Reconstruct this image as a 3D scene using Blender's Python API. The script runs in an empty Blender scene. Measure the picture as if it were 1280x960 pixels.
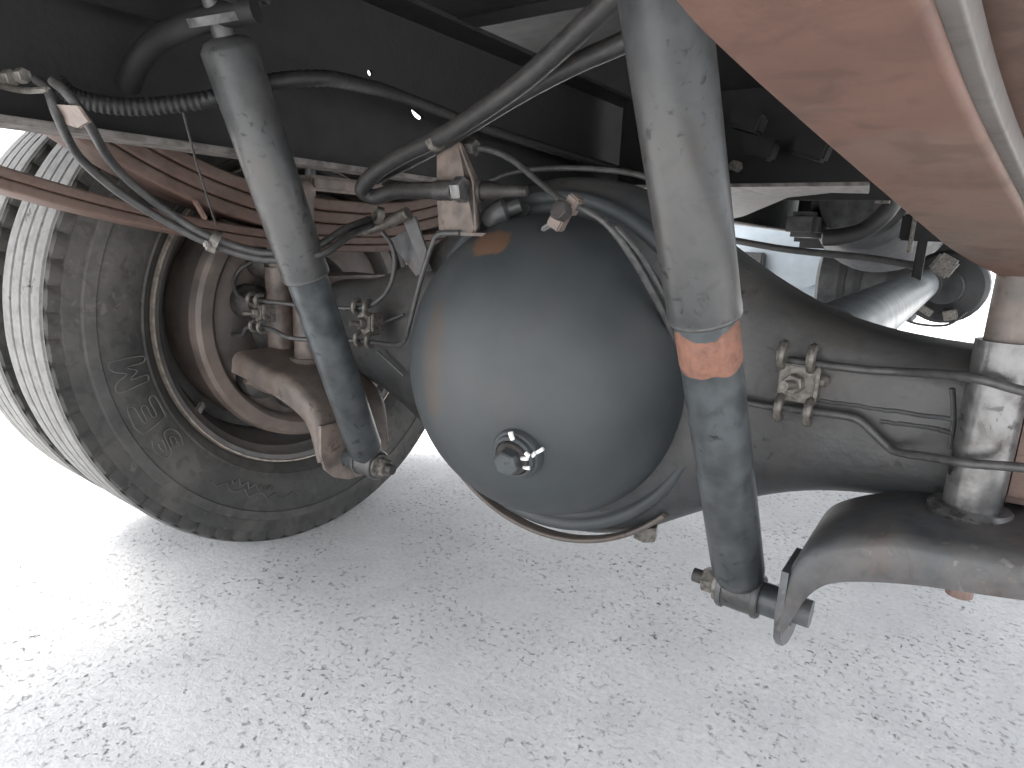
import bpy, bmesh, math, random
from mathutils import Vector, Matrix, noise
random.seed(7)
D = bpy.data; S = bpy.context.scene; COL = S.collection
R = math.radians
H = 0.60                                   # camera height above the ground

# ---------------------------------------------------------------- camera
FPX = 802.0
_L = Vector((-510-640, 480-247, FPX)).normalized()
_F = Vector((1231-640, 480-322, FPX)); _F = (_F - _L*_F.dot(_L)).normalized()
_U = -_F.cross(_L)
_Rt = -_L                                  # truck right / forward / up seen in camera axes
cam = D.cameras.new('camera'); camo = D.objects.new('camera', cam); COL.objects.link(camo)
cam.sensor_width = 36; cam.lens = FPX/1280*36; cam.clip_start = 0.01; cam.clip_end = 500
camo.matrix_world = Matrix(((_Rt.x, _Rt.y, -_Rt.z, 0), (_F.x, _F.y, -_F.z, 0), (_U.x, _U.y, -_U.z, H), (0, 0, 0, 1)))
S.camera = camo
# ---------------------------------------------------------------- sky, sun, exposure
SUN_EL, SUN_AZ = R(66), R(235)             # azimuth of the sun measured from +Y clockwise
w = D.worlds.new('World'); S.world = w; w.use_nodes = True
nt = w.node_tree; bg = nt.nodes['Background']
sky = nt.nodes.new('ShaderNodeTexSky'); sky.sky_type = 'NISHITA'; sky.sun_disc = False
sky.sun_elevation = SUN_EL; sky.sun_rotation = SUN_AZ; sky.dust_density = 4; sky.air_density = 1.0
hs = nt.nodes.new('ShaderNodeHueSaturation'); hs.inputs['Saturation'].default_value = 0.19
nt.links.new(sky.outputs[0], hs.inputs['Color']); nt.links.new(hs.outputs[0], bg.inputs[0])
bg.inputs[1].default_value = 0.15
sun = D.lights.new('sun', 'SUN'); suno = D.objects.new('sun', sun); COL.objects.link(suno)
sun.energy = 1.3; sun.angle = R(30); sun.color = (1, .96, .9)
sd = Vector((math.sin(SUN_AZ)*math.cos(SUN_EL), math.cos(SUN_AZ)*math.cos(SUN_EL), math.sin(SUN_EL)))
suno.rotation_euler = sd.to_track_quat('Z', 'Y').to_euler(); suno.location = (0, 0, 8)
S.view_settings.view_transform = 'Standard'; S.view_settings.look = 'None'
S.view_settings.gamma = 1; S.view_settings.exposure = 2.4; S.view_settings.use_curve_mapping = False

def px(u, v, X=None, Y=None, Z=None):
    """place measured from the photograph, on a plane of the truck (Z is height over ground)"""
    d = Vector((u-640, 480-v, FPX)); d = Vector((_Rt.dot(d), _F.dot(d), _U.dot(d)))
    t = X/d.x if X is not None else Y/d.y if Y is not None else (Z-H)/d.z
    return d*t + Vector((0, 0, H))
def V(x, y, z): return Vector((x, y, z+H))   # z measured from camera height

# ---------------------------------------------------------------- materials
def mat(name, base, second=None, amt=.45, scale=14, spot=None, spot_amt=.0, spot_scale=60, rough=.6, metal=0, bump=.15, bscale=120,
        dust=None, dust_amt=0, patches=(), wear=.5, grime=.42, K=.66):
    sc_ = lambda c: tuple(q*K for q in c) if c else c
    base, second, spot, dust = sc_(base), sc_(second), sc_(spot), sc_(dust); patches = [(p, r_, sc_(c)) for p, r_, c in patches]
    m = D.materials.new(name); m.use_nodes = True; t = m.node_tree; L = t.links.new; N = t.nodes.new
    b = t.nodes['Principled BSDF']
    tc = N('ShaderNodeTexCoord'); co = tc.outputs['Object']
    def nz(sc, det=6, dist=0):
        n = N('ShaderNodeTexNoise'); n.inputs['Scale'].default_value = sc; n.inputs['Detail'].default_value = det
        n.inputs['Distortion'].default_value = dist; L(co, n.inputs['Vector']); return n.outputs['Fac']
    def ramp(f, a, c):
        r = N('ShaderNodeMapRange'); r.inputs[1].default_value = a; r.inputs[2].default_value = c; L(f, r.inputs[0]); return r.outputs[0]
    def mix(f, ca, cb):
        x = N('ShaderNodeMix'); x.data_type = 'RGBA'
        if hasattr(f, 'links'): L(f, x.inputs['Factor'])
        else: x.inputs['Factor'].default_value = f
        for sock, c in ((x.inputs['A'], ca), (x.inputs['B'], cb)):
            if hasattr(c, 'links'): L(c, sock)
            else: sock.default_value = (*c, 1)
        return x.outputs['Result']
    def mul(a, k):
        x = N('ShaderNodeMath'); x.operation = 'MULTIPLY'; L(a, x.inputs[0])
        if hasattr(k, 'links'): L(k, x.inputs[1])
        else: x.inputs[1].default_value = k
        return x.outputs[0]
    col = base; n1 = nz(scale, 8, .6)
    col = mix(mul(ramp(n1, .38, .66), amt), base, second or tuple(c*.6 for c in base))
    n0 = nz(scale*3.7, 5)
    col = mix(mul(ramp(n0, .35, .7), .25), col, tuple(min(1, c*1.5) for c in base))
    gn = nz(scale*5.5, 9, 1.1)
    col = mix(mul(ramp(gn, .50, .62), grime), col, tuple(c*.55 for c in base))
    if wear:
        gp = N('ShaderNodeNewGeometry')
        col = mix(mul(ramp(gp.outputs['Pointiness'], .515, .60), mul(ramp(nz(scale*4, 5), .35, .6), wear)), col, tuple(min(1, c*2.6+.03) for c in base))
    if dust:
        g = N('ShaderNodeNewGeometry'); sx = N('ShaderNodeSeparateXYZ'); L(g.outputs['Normal'], sx.inputs[0])
        col = mix(mul(ramp(sx.outputs[2], -.5, .9), mul(ramp(nz(scale*2, 7), .25, .7), dust_amt)), col, dust)
    if spot:
        col = mix(mul(mul(ramp(nz(spot_scale, 4, .5), .60, .67), ramp(nz(spot_scale*.16, 2), .48, .62)), spot_amt), col, spot)
    for (p, rad, c) in patches:                    # colour patches at a place on the part (object coordinates)
        v = N('ShaderNodeVectorMath'); v.operation = 'SUBTRACT'; L(co, v.inputs[0]); v.inputs[1].default_value = p
        v2 = N('ShaderNodeVectorMath'); v2.operation = 'DIVIDE'; L(v.outputs[0], v2.inputs[0]); v2.inputs[1].default_value = rad
        ln = N('ShaderNodeVectorMath'); ln.operation = 'LENGTH'; L(v2.outputs[0], ln.inputs[0])
        ad = N('ShaderNodeMath'); ad.operation = 'MULTIPLY_ADD'; L(nz(55, 4), ad.inputs[0]); ad.inputs[1].default_value = 1.1; L(ln.outputs['Value'], ad.inputs[2])
        col = mix(ramp(ad.outputs[0], 1.62, 1.42), col, c)
    L(col, b.inputs['Base Color'])
    b.inputs['Metallic'].default_value = metal
    L(N('ShaderNodeMath').outputs[0], b.inputs['Roughness'])
    rm = b.inputs['Roughness'].links[0].from_node; rm.operation = 'MULTIPLY_ADD'; L(n0, rm.inputs[0]); rm.inputs[1].default_value = .3; rm.inputs[2].default_value = rough-.15
    if bump:
        bp = N('ShaderNodeBump'); bp.inputs['Strength'].default_value = bump; bp.inputs['Distance'].default_value = .003
        L(nz(bscale, 6), bp.inputs['Height']); L(bp.outputs[0], b.inputs['Normal'])
    return m
DUST = (.17, .158, .146)
M = dict(
  axle=mat('grey_axle_paint', (.044, .048, .051), (.070, .060, .054), .6, 7, spot=(.012, .012, .012), spot_amt=.7, spot_scale=90, rough=.42, dust=DUST, dust_amt=.42, bump=.2, K=.78),
  shock=mat('grey_shock_paint', (.052, .056, .059), (.082, .074, .068), .65, 9, spot=(.008, .008, .009), spot_amt=1.0, spot_scale=100, rough=.38, dust=DUST, dust_amt=.25, bump=.08),
  shock_low=mat('dark_shock_paint', (.036, .043, .047), (.058, .058, .057), .5, 9, spot=(.008, .008, .008), spot_amt=.8, spot_scale=90, rough=.36, dust=DUST, dust_amt=.2, bump=.08),
  primer=mat('orange_primer', (.27, .125, .085), (.19, .105, .08), .6, 30, rough=.8),
  rust=mat('rusty_spring_steel', (.090, .052, .040), (.115, .080, .066), .8, 9, spot=(.05, .028, .022), spot_amt=.7, spot_scale=60, rough=.65, dust=DUST, dust_amt=.35, bump=.25, K=1.0),
  leaf=mat('brown_rust_leaf', (.122, .066, .049), (.122, .096, .076), .95, 7, spot=(.075, .035, .025), spot_amt=.6, spot_scale=28, rough=.66, bump=.12, bscale=90, K=.85),
  bracket=mat('dusty_bracket', (.095, .072, .060), (.050, .050, .051), .75, 10, spot=(.035, .022, .017), spot_amt=.6, spot_scale=80, rough=.5, dust=(.20, .172, .15), dust_amt=.5, bump=.2, K=1.0),
  arm=mat('worn_blue_grey_arm', (.050, .057, .063), (.115, .084, .068), 1.0, 10, spot=(.19, .18, .17), spot_amt=.6, spot_scale=110, rough=.46, dust=DUST, dust_amt=.3, bump=.2, K=.85),
  steel=mat('bare_dull_steel', (.14, .14, .14), (.085, .076, .07), .7, 14, spot=(.012, .011, .010), spot_amt=.95, spot_scale=80, rough=.30, metal=.55, bump=.12),
  zinc=mat('dusty_zinc', (.15, .14, .124), (.08, .064, .055), .65, 40, rough=.42, metal=.35, bump=.2),
  pipe=mat('grey_pipe', (.070, .071, .071), (.048, .043, .04), .6, 30, rough=.42, dust=DUST, dust_amt=.25, bump=.1),
  hose=mat('dusty_black_hose', (.024, .024, .025), (.052, .048, .045), .6, 25, rough=.5, dust=DUST, dust_amt=.45, bump=.2, bscale=200),
  loom=mat('black_loom', (.009, .009, .010), (.018, .017, .016), .6, 25, rough=.6),
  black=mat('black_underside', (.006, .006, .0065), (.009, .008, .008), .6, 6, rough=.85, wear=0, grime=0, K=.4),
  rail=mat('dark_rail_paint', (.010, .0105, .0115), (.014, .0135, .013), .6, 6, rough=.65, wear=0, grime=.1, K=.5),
  flange=mat('pale_lit_flange', (.15, .138, .128), (.11, .085, .075), .6, 15, rough=.6),  # ground bounce on the rail's lower edge is put into this pale colour
  rubber=mat('dusty_tyre_rubber', (.040, .0395, .038), (.088, .081, .074), .85, 8, spot=(.12, .11, .10), spot_amt=.6, spot_scale=60, rough=.72, bump=.35, bscale=70, K=1.05),
  tread=mat('dusty_tread_rubber', (.20, .197, .192), (.145, .142, .138), .7, 14, spot=(.03, .03, .03), spot_amt=.9, spot_scale=70, rough=.8, bump=.4, bscale=90, K=.72),
  groove=mat('tread_groove_rubber', (.10, .10, .10), (.13, .13, .13), .5, 20, rough=.9),
  rim=mat('rusty_grey_rim', (.055, .054, .053), (.085, .064, .054), .75, 6, rough=.5, dust=DUST, dust_amt=.35, bump=.15, K=1.2),
  lip=mat('worn_rim_lip', (.27, .24, .205), (.14, .10, .08), .7, 22, rough=.4, metal=.3, K=1.0),
  drum=mat('brown_drum', (.098, .074, .062), (.055, .057, .058), .9, 5, rough=.6, dust=DUST, dust_amt=.25, bump=.2, K=1.05),
  dark=mat('dark_brake_parts', (.026, .023, .021), (.045, .036, .032), .6, 20, rough=.6),
  white=mat('white_paint_mark', (.8, .8, .78), (.7, .7, .7), .3, 60, rough=.6, bump=.3, K=1, grime=.1),
  pale=mat('pale_blue_paint', (.26, .30, .335), (.23, .265, .29), .4, 4, rough=.4, bump=0, K=.9, grime=0, wear=0),
  tank=mat('blue_grey_cylinder', (.10, .113, .121), (.125, .125, .12), .5, 8, rough=.38, bump=.05, K=.9, grime=.15),
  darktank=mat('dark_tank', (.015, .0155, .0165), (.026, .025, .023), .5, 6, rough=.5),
)
def ground_mat():
    m = D.materials.new('pale_worn_concrete'); m.use_nodes = True; t = m.node_tree; L = t.links.new; N = t.nodes.new
    b = t.nodes['Principled BSDF']; tc = N('ShaderNodeTexCoord'); co = tc.outputs['Object']
    def nz(sc, det, dist=0, rgh=.55):
        n = N('ShaderNodeTexNoise'); n.inputs['Scale'].default_value = sc; n.inputs['Detail'].default_value = det
        n.inputs['Roughness'].default_value = rgh; n.inputs['Distortion'].default_value = dist; L(co, n.inputs['Vector']); return n.outputs['Fac']
    def mr(f, a, c, lo=0, hi=1):
        r = N('ShaderNodeMapRange'); r.inputs[1].default_value = a; r.inputs[2].default_value = c; r.inputs[3].default_value = lo; r.inputs[4].default_value = hi; L(f, r.inputs[0]); return r.outputs[0]
    def op(o, a, c):
        x = N('ShaderNodeMath'); x.operation = o
        for i, q in enumerate((a, c)):
            if hasattr(q, 'links'): L(q, x.inputs[i])
            else: x.inputs[i].default_value = q
        return x.outputs[0]
    fine = nz(120, 6, .2, .65); pits = nz(95, 6, .25, .7); blotch = nz(4.5, 7, .6, .62); grit = nz(260, 3)
    pitm = op('MULTIPLY', mr(pits, .56, .655), mr(nz(7, 3), .40, .60, .1, 1))
    big = op('MULTIPLY', mr(nz(52, 7, .3, .72), .63, .71), .85)
    cr = N('ShaderNodeMix'); cr.data_type = 'RGBA'; L(mr(blotch, .3, .7), cr.inputs['Factor'])
    cr.inputs['A'].default_value = (.58, .582, .585, 1); cr.inputs['B'].default_value = (.76, .757, .75, 1)
    c2 = N('ShaderNodeMix'); c2.data_type = 'RGBA'; L(mr(fine, .40, .68, .0, .6), c2.inputs['Factor']); L(cr.outputs['Result'], c2.inputs['A']); c2.inputs['B'].default_value = (.50, .50, .495, 1)
    c3 = N('ShaderNodeMix'); c3.data_type = 'RGBA'; L(op('MAXIMUM', pitm, big), c3.inputs['Factor']); L(c2.outputs['Result'], c3.inputs['A']); c3.inputs['B'].default_value = (.12, .118, .114, 1)
    L(c3.outputs['Result'], b.inputs['Base Color']); b.inputs['Roughness'].default_value = .9
    h = op('SUBTRACT', op('ADD', op('MULTIPLY', fine, .5), op('MULTIPLY', grit, .25)), op('MULTIPLY', op('MAXIMUM', pitm, big), 1.2))
    bp = N('ShaderNodeBump'); bp.inputs['Strength'].default_value = .6; bp.inputs['Distance'].default_value = .006; L(h, bp.inputs['Height']); L(bp.outputs[0], b.inputs['Normal'])
    return m
M['ground'] = ground_mat()

# ---------------------------------------------------------------- mesh helpers
def smooth_path(pts, n=6):
    pts = [Vector(p) for p in pts]
    if len(pts) < 3: return pts
    P = [pts[0]*2-pts[1]] + pts + [pts[-1]*2-pts[-2]]; out = []
    for i in range(1, len(P)-2):
        a, b, c, d = P[i-1:i+3]
        for k in range(n):
            t = k/n; out.append(.5*((2*b)+(c-a)*t+(2*a-5*b+4*c-d)*t*t+(3*b-a-3*c+d)*t*t*t))
    out.append(pts[-1]); return out
class MB:
    def __init__(s): s.v = []; s.f = []
    def add(s, vs, fs):
        o = len(s.v); s.v += [Vector(x) for x in vs]; s.f += [tuple(i+o for i in q) for q in fs]; return s
    def tube(s, pts, r, n=12, k=6, caps=True, sm=True, ribs=None):
        P = smooth_path(pts, k) if sm else [Vector(p) for p in pts]
        rr = r if isinstance(r, (list, tuple)) else None
        T = [(P[min(i+1, len(P)-1)]-P[max(i-1, 0)]).normalized() for i in range(len(P))]
        x = T[0].orthogonal().normalized(); vs = []; fs = []
        for i, p in enumerate(P):
            x = (x-T[i]*x.dot(T[i])).normalized(); y = T[i].cross(x)
            q = rr[min(int(i/max(1, len(P)-1)*(len(rr)-1)+.5), len(rr)-1)] if rr else r
            if ribs: q *= 1+ribs*(1 if i % 2 else -1)
            vs += [p+(x*math.cos(a)+y*math.sin(a))*q for a in (2*math.pi*j/n for j in range(n))]
        for i in range(len(P)-1):
            fs += [(i*n+j, i*n+(j+1) % n, (i+1)*n+(j+1) % n, (i+1)*n+j) for j in range(n)]
        if caps: fs += [tuple(range(n))[::-1], tuple((len(P)-1)*n+j for j in range(n))]
        return s.add(vs, fs)
    def lathe(s, prof, c, axis, n=48, jitter=None, closed=False):
        """prof: (distance along axis, radius)"""
        c = Vector(c); ax = Vector(axis).normalized()
        x = ax.orthogonal().normalized(); y = ax.cross(x); vs = []; fs = []
        for (a, r) in prof:
            for j in range(n):
                t = 2*math.pi*j/n; rr, aa = (jitter(j, r, a) if jitter else (r, a))
                vs.append(c+ax*aa+(x*math.cos(t)+y*math.sin(t))*rr)
        m = len(prof)
        for i in range(m-1 if not closed else m):
            i2 = (i+1) % m
            fs += [(i*n+j, i*n+(j+1) % n, i2*n+(j+1) % n, i2*n+j) for j in range(n)]
        if not closed:
            if prof[0][1] > 1e-5: fs.append(tuple(range(n))[::-1])
            if prof[-1][1] > 1e-5: fs.append(tuple((m-1)*n+j for j in range(n)))
        return s.add(vs, fs)
    def box(s, c, size, rot=None, bev=.002):
        bm = bmesh.new(); bmesh.ops.create_cube(bm, size=1)
        bmesh.ops.scale(bm, vec=size, verts=bm.verts)
        if bev: bmesh.ops.bevel(bm, geom=bm.edges[:], offset=min(bev, min(size)*.4), segments=2, affect='EDGES')
        Mx = Matrix.Translation(Vector(c)) @ (rot.to_4x4() if rot else Matrix.Identity(4))
        bm.verts.ensure_lookup_table(); bm.verts.index_update()
        vs = [Mx @ v.co for v in bm.verts]; fs = [tuple(v.index for v in f.verts) for f in bm.faces]; bm.free()
        return s.add(vs, fs)
    def hexa(s, c, axis, r, h, n=6):
        q = .12*h
        return s.lathe([(0, 0), (0, r), (h-q, r), (h, r*.88), (h, 0)], c, axis, n)
    def plate(s, pts, off):
        """polygon pts extruded by the vector off"""
        off = Vector(off); n = len(pts); a = [Vector(p) for p in pts]
        fs = [tuple(range(n))[::-1], tuple(range(n, 2*n))]+[(i, (i+1) % n, n+(i+1) % n, n+i) for i in range(n)]
        return s.add(a+[p+off for p in a], fs)
    def strip(s, pts, width, thick, wdir=(1, 0, 0), k=5, edge=.45, side=0):
        """leaf: pts = centre line of the lower face, rounded edges; side -1/1 puts pts on an edge"""
        P = smooth_path(pts, k); vs = []; fs = []; e = thick*edge; h = width/2
        sec = []
        for (cx, cy, a0) in ((h-e, thick-e, 0), (-h+e, thick-e, 90), (-h+e, e, 180), (h-e, e, 270)):
            sec += [(cx+e*math.cos(R(a0+d)), cy+e*math.sin(R(a0+d))) for d in (0, 22, 45, 68, 90)]
        n = len(sec)
        for i, p in enumerate(P):
            T = (P[min(i+1, len(P)-1)]-P[max(i-1, 0)]).normalized(); x = Vector(wdir); x = (x-T*x.dot(T)).normalized(); y = x.cross(T)
            if y.z < 0: y = -y
            vs += [p+x*(a-side*h)+y*b for a, b in sec]
        for i in range(len(P)-1): fs += [(i*n+j, i*n+(j+1) % n, (i+1)*n+(j+1) % n, (i+1)*n+j) for j in range(n)]
        fs += [tuple(range(n))[::-1], tuple((len(P)-1)*n+j for j in range(n))]
        return s.add(vs, fs)
    def build(s, name, m, parent=None, ang=38, loc=None):
        me = D.meshes.new(name)
        lo = Vector([min(v[i] for v in s.v) for i in range(3)]); hi = Vector([max(v[i] for v in s.v) for i in range(3)])
        c = Vector(loc) if loc else (lo+hi)/2
        me.from_pydata([tuple(v-c) for v in s.v], [], s.f); me.validate()
        bm = bmesh.new(); bm.from_mesh(me); bmesh.ops.recalc_face_normals(bm, faces=bm.faces); bm.to_mesh(me); bm.free()
        me.materials.append(M[m] if isinstance(m, str) else m)
        me.polygons.foreach_set('use_smooth', [True]*len(me.polygons)); me.set_sharp_from_angle(angle=R(ang))
        o = D.objects.new(name, me); COL.objects.link(o); o.location = c
        if parent:
            o.parent = parent; pw = parent.location.copy(); q = parent.parent
            while q: pw += q.location; q = q.parent
            o.location = c-pw
        return o
def thing(name, label, cat, loc, group=None):
    o = D.objects.new(name, None); COL.objects.link(o); o.location = loc; o.empty_display_size = .05
    return tag(o, label, cat, group)
def tag(o, label, cat, group=None):
    o['label'] = label; o['category'] = cat
    if group: o['group'] = group
    return o

# ================================================================ setting
g = MB().add([(-60, -60, 0), (60, -60, 0), (60, 60, 0), (-60, 60, 0)], [(0, 1, 2, 3)]).build('ground', 'ground', loc=(0, 0, 0)); g['kind'] = 'structure'

# truck bed overhead
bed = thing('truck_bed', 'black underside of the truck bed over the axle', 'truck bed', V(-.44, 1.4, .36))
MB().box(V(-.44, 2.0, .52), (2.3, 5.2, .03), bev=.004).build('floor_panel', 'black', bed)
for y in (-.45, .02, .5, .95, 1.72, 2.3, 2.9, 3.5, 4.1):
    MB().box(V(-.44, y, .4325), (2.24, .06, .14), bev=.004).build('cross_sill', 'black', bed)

# left frame rail: web with two holes, flanges
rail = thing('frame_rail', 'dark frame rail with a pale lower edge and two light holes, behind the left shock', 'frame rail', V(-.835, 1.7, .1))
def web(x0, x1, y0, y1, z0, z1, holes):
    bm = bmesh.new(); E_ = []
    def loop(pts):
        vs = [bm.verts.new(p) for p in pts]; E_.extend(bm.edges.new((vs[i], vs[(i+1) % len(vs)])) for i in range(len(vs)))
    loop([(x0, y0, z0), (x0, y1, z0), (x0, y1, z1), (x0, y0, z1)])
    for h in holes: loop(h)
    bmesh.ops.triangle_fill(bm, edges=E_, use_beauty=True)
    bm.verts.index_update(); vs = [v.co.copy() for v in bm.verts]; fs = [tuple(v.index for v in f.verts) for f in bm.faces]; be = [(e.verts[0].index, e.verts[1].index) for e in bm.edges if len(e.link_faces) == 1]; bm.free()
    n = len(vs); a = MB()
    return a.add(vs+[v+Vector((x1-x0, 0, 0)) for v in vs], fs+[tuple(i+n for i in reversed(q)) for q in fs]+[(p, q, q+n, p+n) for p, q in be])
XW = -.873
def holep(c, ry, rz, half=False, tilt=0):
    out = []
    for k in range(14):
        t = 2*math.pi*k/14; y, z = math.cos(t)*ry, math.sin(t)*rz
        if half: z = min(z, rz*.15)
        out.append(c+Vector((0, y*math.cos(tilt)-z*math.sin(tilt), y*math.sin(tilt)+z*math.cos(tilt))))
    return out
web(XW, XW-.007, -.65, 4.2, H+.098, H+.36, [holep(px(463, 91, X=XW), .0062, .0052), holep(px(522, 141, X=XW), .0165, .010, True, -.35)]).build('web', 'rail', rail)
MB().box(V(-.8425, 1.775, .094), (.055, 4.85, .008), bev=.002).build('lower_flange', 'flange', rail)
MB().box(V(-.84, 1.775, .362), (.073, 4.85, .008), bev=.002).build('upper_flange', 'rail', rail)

# cross member carrying the shock tops, and the front cross member with a pale gusset
cm = thing('cross_member', 'dark tubular cross member above the shock absorbers', 'cross member', V(-.44, .40, .27))
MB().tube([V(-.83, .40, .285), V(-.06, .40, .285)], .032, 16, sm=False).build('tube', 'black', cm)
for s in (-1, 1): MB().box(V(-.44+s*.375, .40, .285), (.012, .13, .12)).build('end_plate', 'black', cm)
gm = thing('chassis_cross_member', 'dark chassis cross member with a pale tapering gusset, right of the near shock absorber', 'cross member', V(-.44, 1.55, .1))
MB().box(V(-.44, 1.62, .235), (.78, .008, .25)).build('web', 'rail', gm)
zt = H+.106
MB().plate([px(700, 236, Z=zt), px(905, 234, Z=zt), px(1086, 232, Z=zt), px(1086, 242, Z=zt), px(1040, 241, Z=zt), px(985, 247, Z=zt), px(930, 270, Z=zt), px(820, 298, Z=zt)], (0, 0, .006)).build('gusset', 'flange', gm)
for (u, v, y) in ((935, 152, 1.5), (950, 185, 1.5), (1015, 186, 1.5)):
    c = px(u, v, Y=y); MB().box(c, (.07, .05, .04), Matrix.Rotation(.3, 3, 'Y'), .006).build('bracket', 'rail', gm)
for (u, v) in ((917, 207), (1010, 181)):
    c = px(u, v, Y=1.58); MB().hexa(c+Vector((0, .03, 0)), (0, -1, 0), .014, .03).build('bolt', 'zinc', gm)

# right frame rail near the camera is represented by its rusty spring leaf below; far parts ahead of the axle
pp = thing('exhaust_pipe', 'blue grey cylinder running forward beyond the right axle tube', 'pipe', px(1110, 372, Y=1.5))
A_ = px(1045, 402, Y=.85); B_ = px(1183, 348, Y=2.3)
B_.x = A_.x = px(1112, 373, Y=1.5).x; A_.z = B_.z = px(1112, 373, Y=1.5).z; A_.z -= .022
MB().tube([A_, (A_+B_)/2, B_], .046, 28, sm=False).build('body', 'tank', pp)
MB().tube([B_+Vector((0, -.02, 0)), B_+Vector((0, .03, 0))], .052, 24, sm=False).build('end_ring', 'darktank', pp)
MB().lathe([(0, 0), (0, .05), (.05, .055), (.06, .10), (.075, .112), (.2, .112), (.22, .095), (.23, .05), (.6, .05), (.6, 0)], B_+Vector((.055, .03, -.005)), (0.04, 1, 0), 32).build('rear_joint', 'darktank', pp)
MB().box(B_+Vector((.02, .04, -.075)), (.045, .05, .02), Matrix.Rotation(.5, 3, 'Y')).build('clamp', 'zinc', pp)
MB().box(B_+Vector((.085, .05, -.085)), (.035, .05, .03), Matrix.Rotation(-.3, 3, 'Y')).build('clamp', 'zinc', pp)
MB().tube([B_+Vector((-.06, .0, -.075)), B_+Vector((-.01, .02, -.115)), B_+Vector((.08, .03, -.115)), B_+Vector((.125, .04, -.07))], .004, 8).build('clamp_wire', 'hose', pp)

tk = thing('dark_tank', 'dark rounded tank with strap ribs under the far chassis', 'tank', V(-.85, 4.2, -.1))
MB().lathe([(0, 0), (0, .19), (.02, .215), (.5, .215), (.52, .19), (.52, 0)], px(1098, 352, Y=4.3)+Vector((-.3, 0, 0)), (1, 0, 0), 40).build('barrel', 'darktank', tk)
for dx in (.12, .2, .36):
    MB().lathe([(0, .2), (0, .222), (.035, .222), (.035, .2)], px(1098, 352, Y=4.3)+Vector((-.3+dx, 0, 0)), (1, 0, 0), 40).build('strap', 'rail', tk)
bx = thing('pale_box', 'pale blue panel box with rounded corner glimpsed beyond the axle', 'box', V(-1.2, 4.6, -.2))
c0 = px(995, 340, Y=4.8)
def rrect(c, w_, h_, r_, n=6):
    out = []
    for (sx, sz, a0) in ((1, 1, 0), (-1, 1, 90), (-1, -1, 180), (1, -1, 270)):
        out += [c+Vector((sx*(w_/2-r_)+r_*math.cos(R(a0+90*k/n)), 0, sz*(h_/2-r_)+r_*math.sin(R(a0+90*k/n)))) for k in range(n+1)]
    return out
MB().plate(rrect(c0+Vector((-.1, 0, .08)), .85, .55, .1), (0, .5, 0)).build('body', 'pale', bx)
MB().plate(rrect(c0+Vector((-.14, 0, .07)), .60, .34, .09), (0, -.025, 0)).build('raised_panel', 'pale', bx)
MB().box(c0+Vector((-.28, -.08, .02)), (.16, .1, .2), bev=.01).build('dark_catch', 'darktank', bx)
for (nm, lab, pts, r_, m_) in (
  ('curved_duct', 'thick dark curved hose under the far chassis', [(1130, 225), (1110, 262), (1080, 288), (1050, 296), (1030, 297)], .028, 'darktank'),
  ('dark_conduit', 'thin dark conduit along the far chassis rail', [(915, 300), (985, 312), (1080, 322), (1150, 333)], .012, 'hose')):
    tag(MB().tube([px(u, v, Y=2.4) for u, v in pts], r_, 14).build(nm, m_), lab, 'hose')
gb = thing('backdrop_gearbox', 'added dark casing under the far chassis above the pale box', 'backdrop_gearbox', V(-.4, 3.0, .0))  # unseen casing, added as dark backdrop over the bright sky gap
MB().lathe([(0, 0), (0, .16), (.05, .2), (.45, .24), (.6, .30), (.75, .30), (.75, 0)], V(-.42, 2.9, .21), (0, 1, 0), 40).build('casing', 'darktank', gb)
MB().box(V(-.44, 3.75, .26), (.76, .3, .5), bev=.03).build('bell_housing', 'rail', gb)
MB().box(V(-.62, 2.95, .10), (.12, .25, .1), bev=.02).build('side_cover', 'darktank', gb)
hb = thing('hanging_bracket', 'grey metal bracket hanging above the blue grey cylinder', 'bracket', px(1160, 300, Y=1.8))
MB().box(px(1155, 285, Y=1.8), (.09, .05, .06), bev=.004).build('block', 'rail', hb)
MB().box(px(1141, 292, Y=1.78), (.008, .05, .09), bev=.002).build('plate', 'zinc', hb)
MB().box(px(1150, 322, Y=1.8), (.02, .02, .11), bev=.003).build('hanger', 'rail', hb)
MB().box(px(1180, 332, Y=1.95), (.05, .05, .05), Matrix.Rotation(.5, 3, 'Y'), .006).build('clamp', 'zinc', hb)
MB().box(px(1105, 240, Y=1.75), (.05, .03, .05), bev=.01).build('lug', 'zinc', hb)

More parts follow.
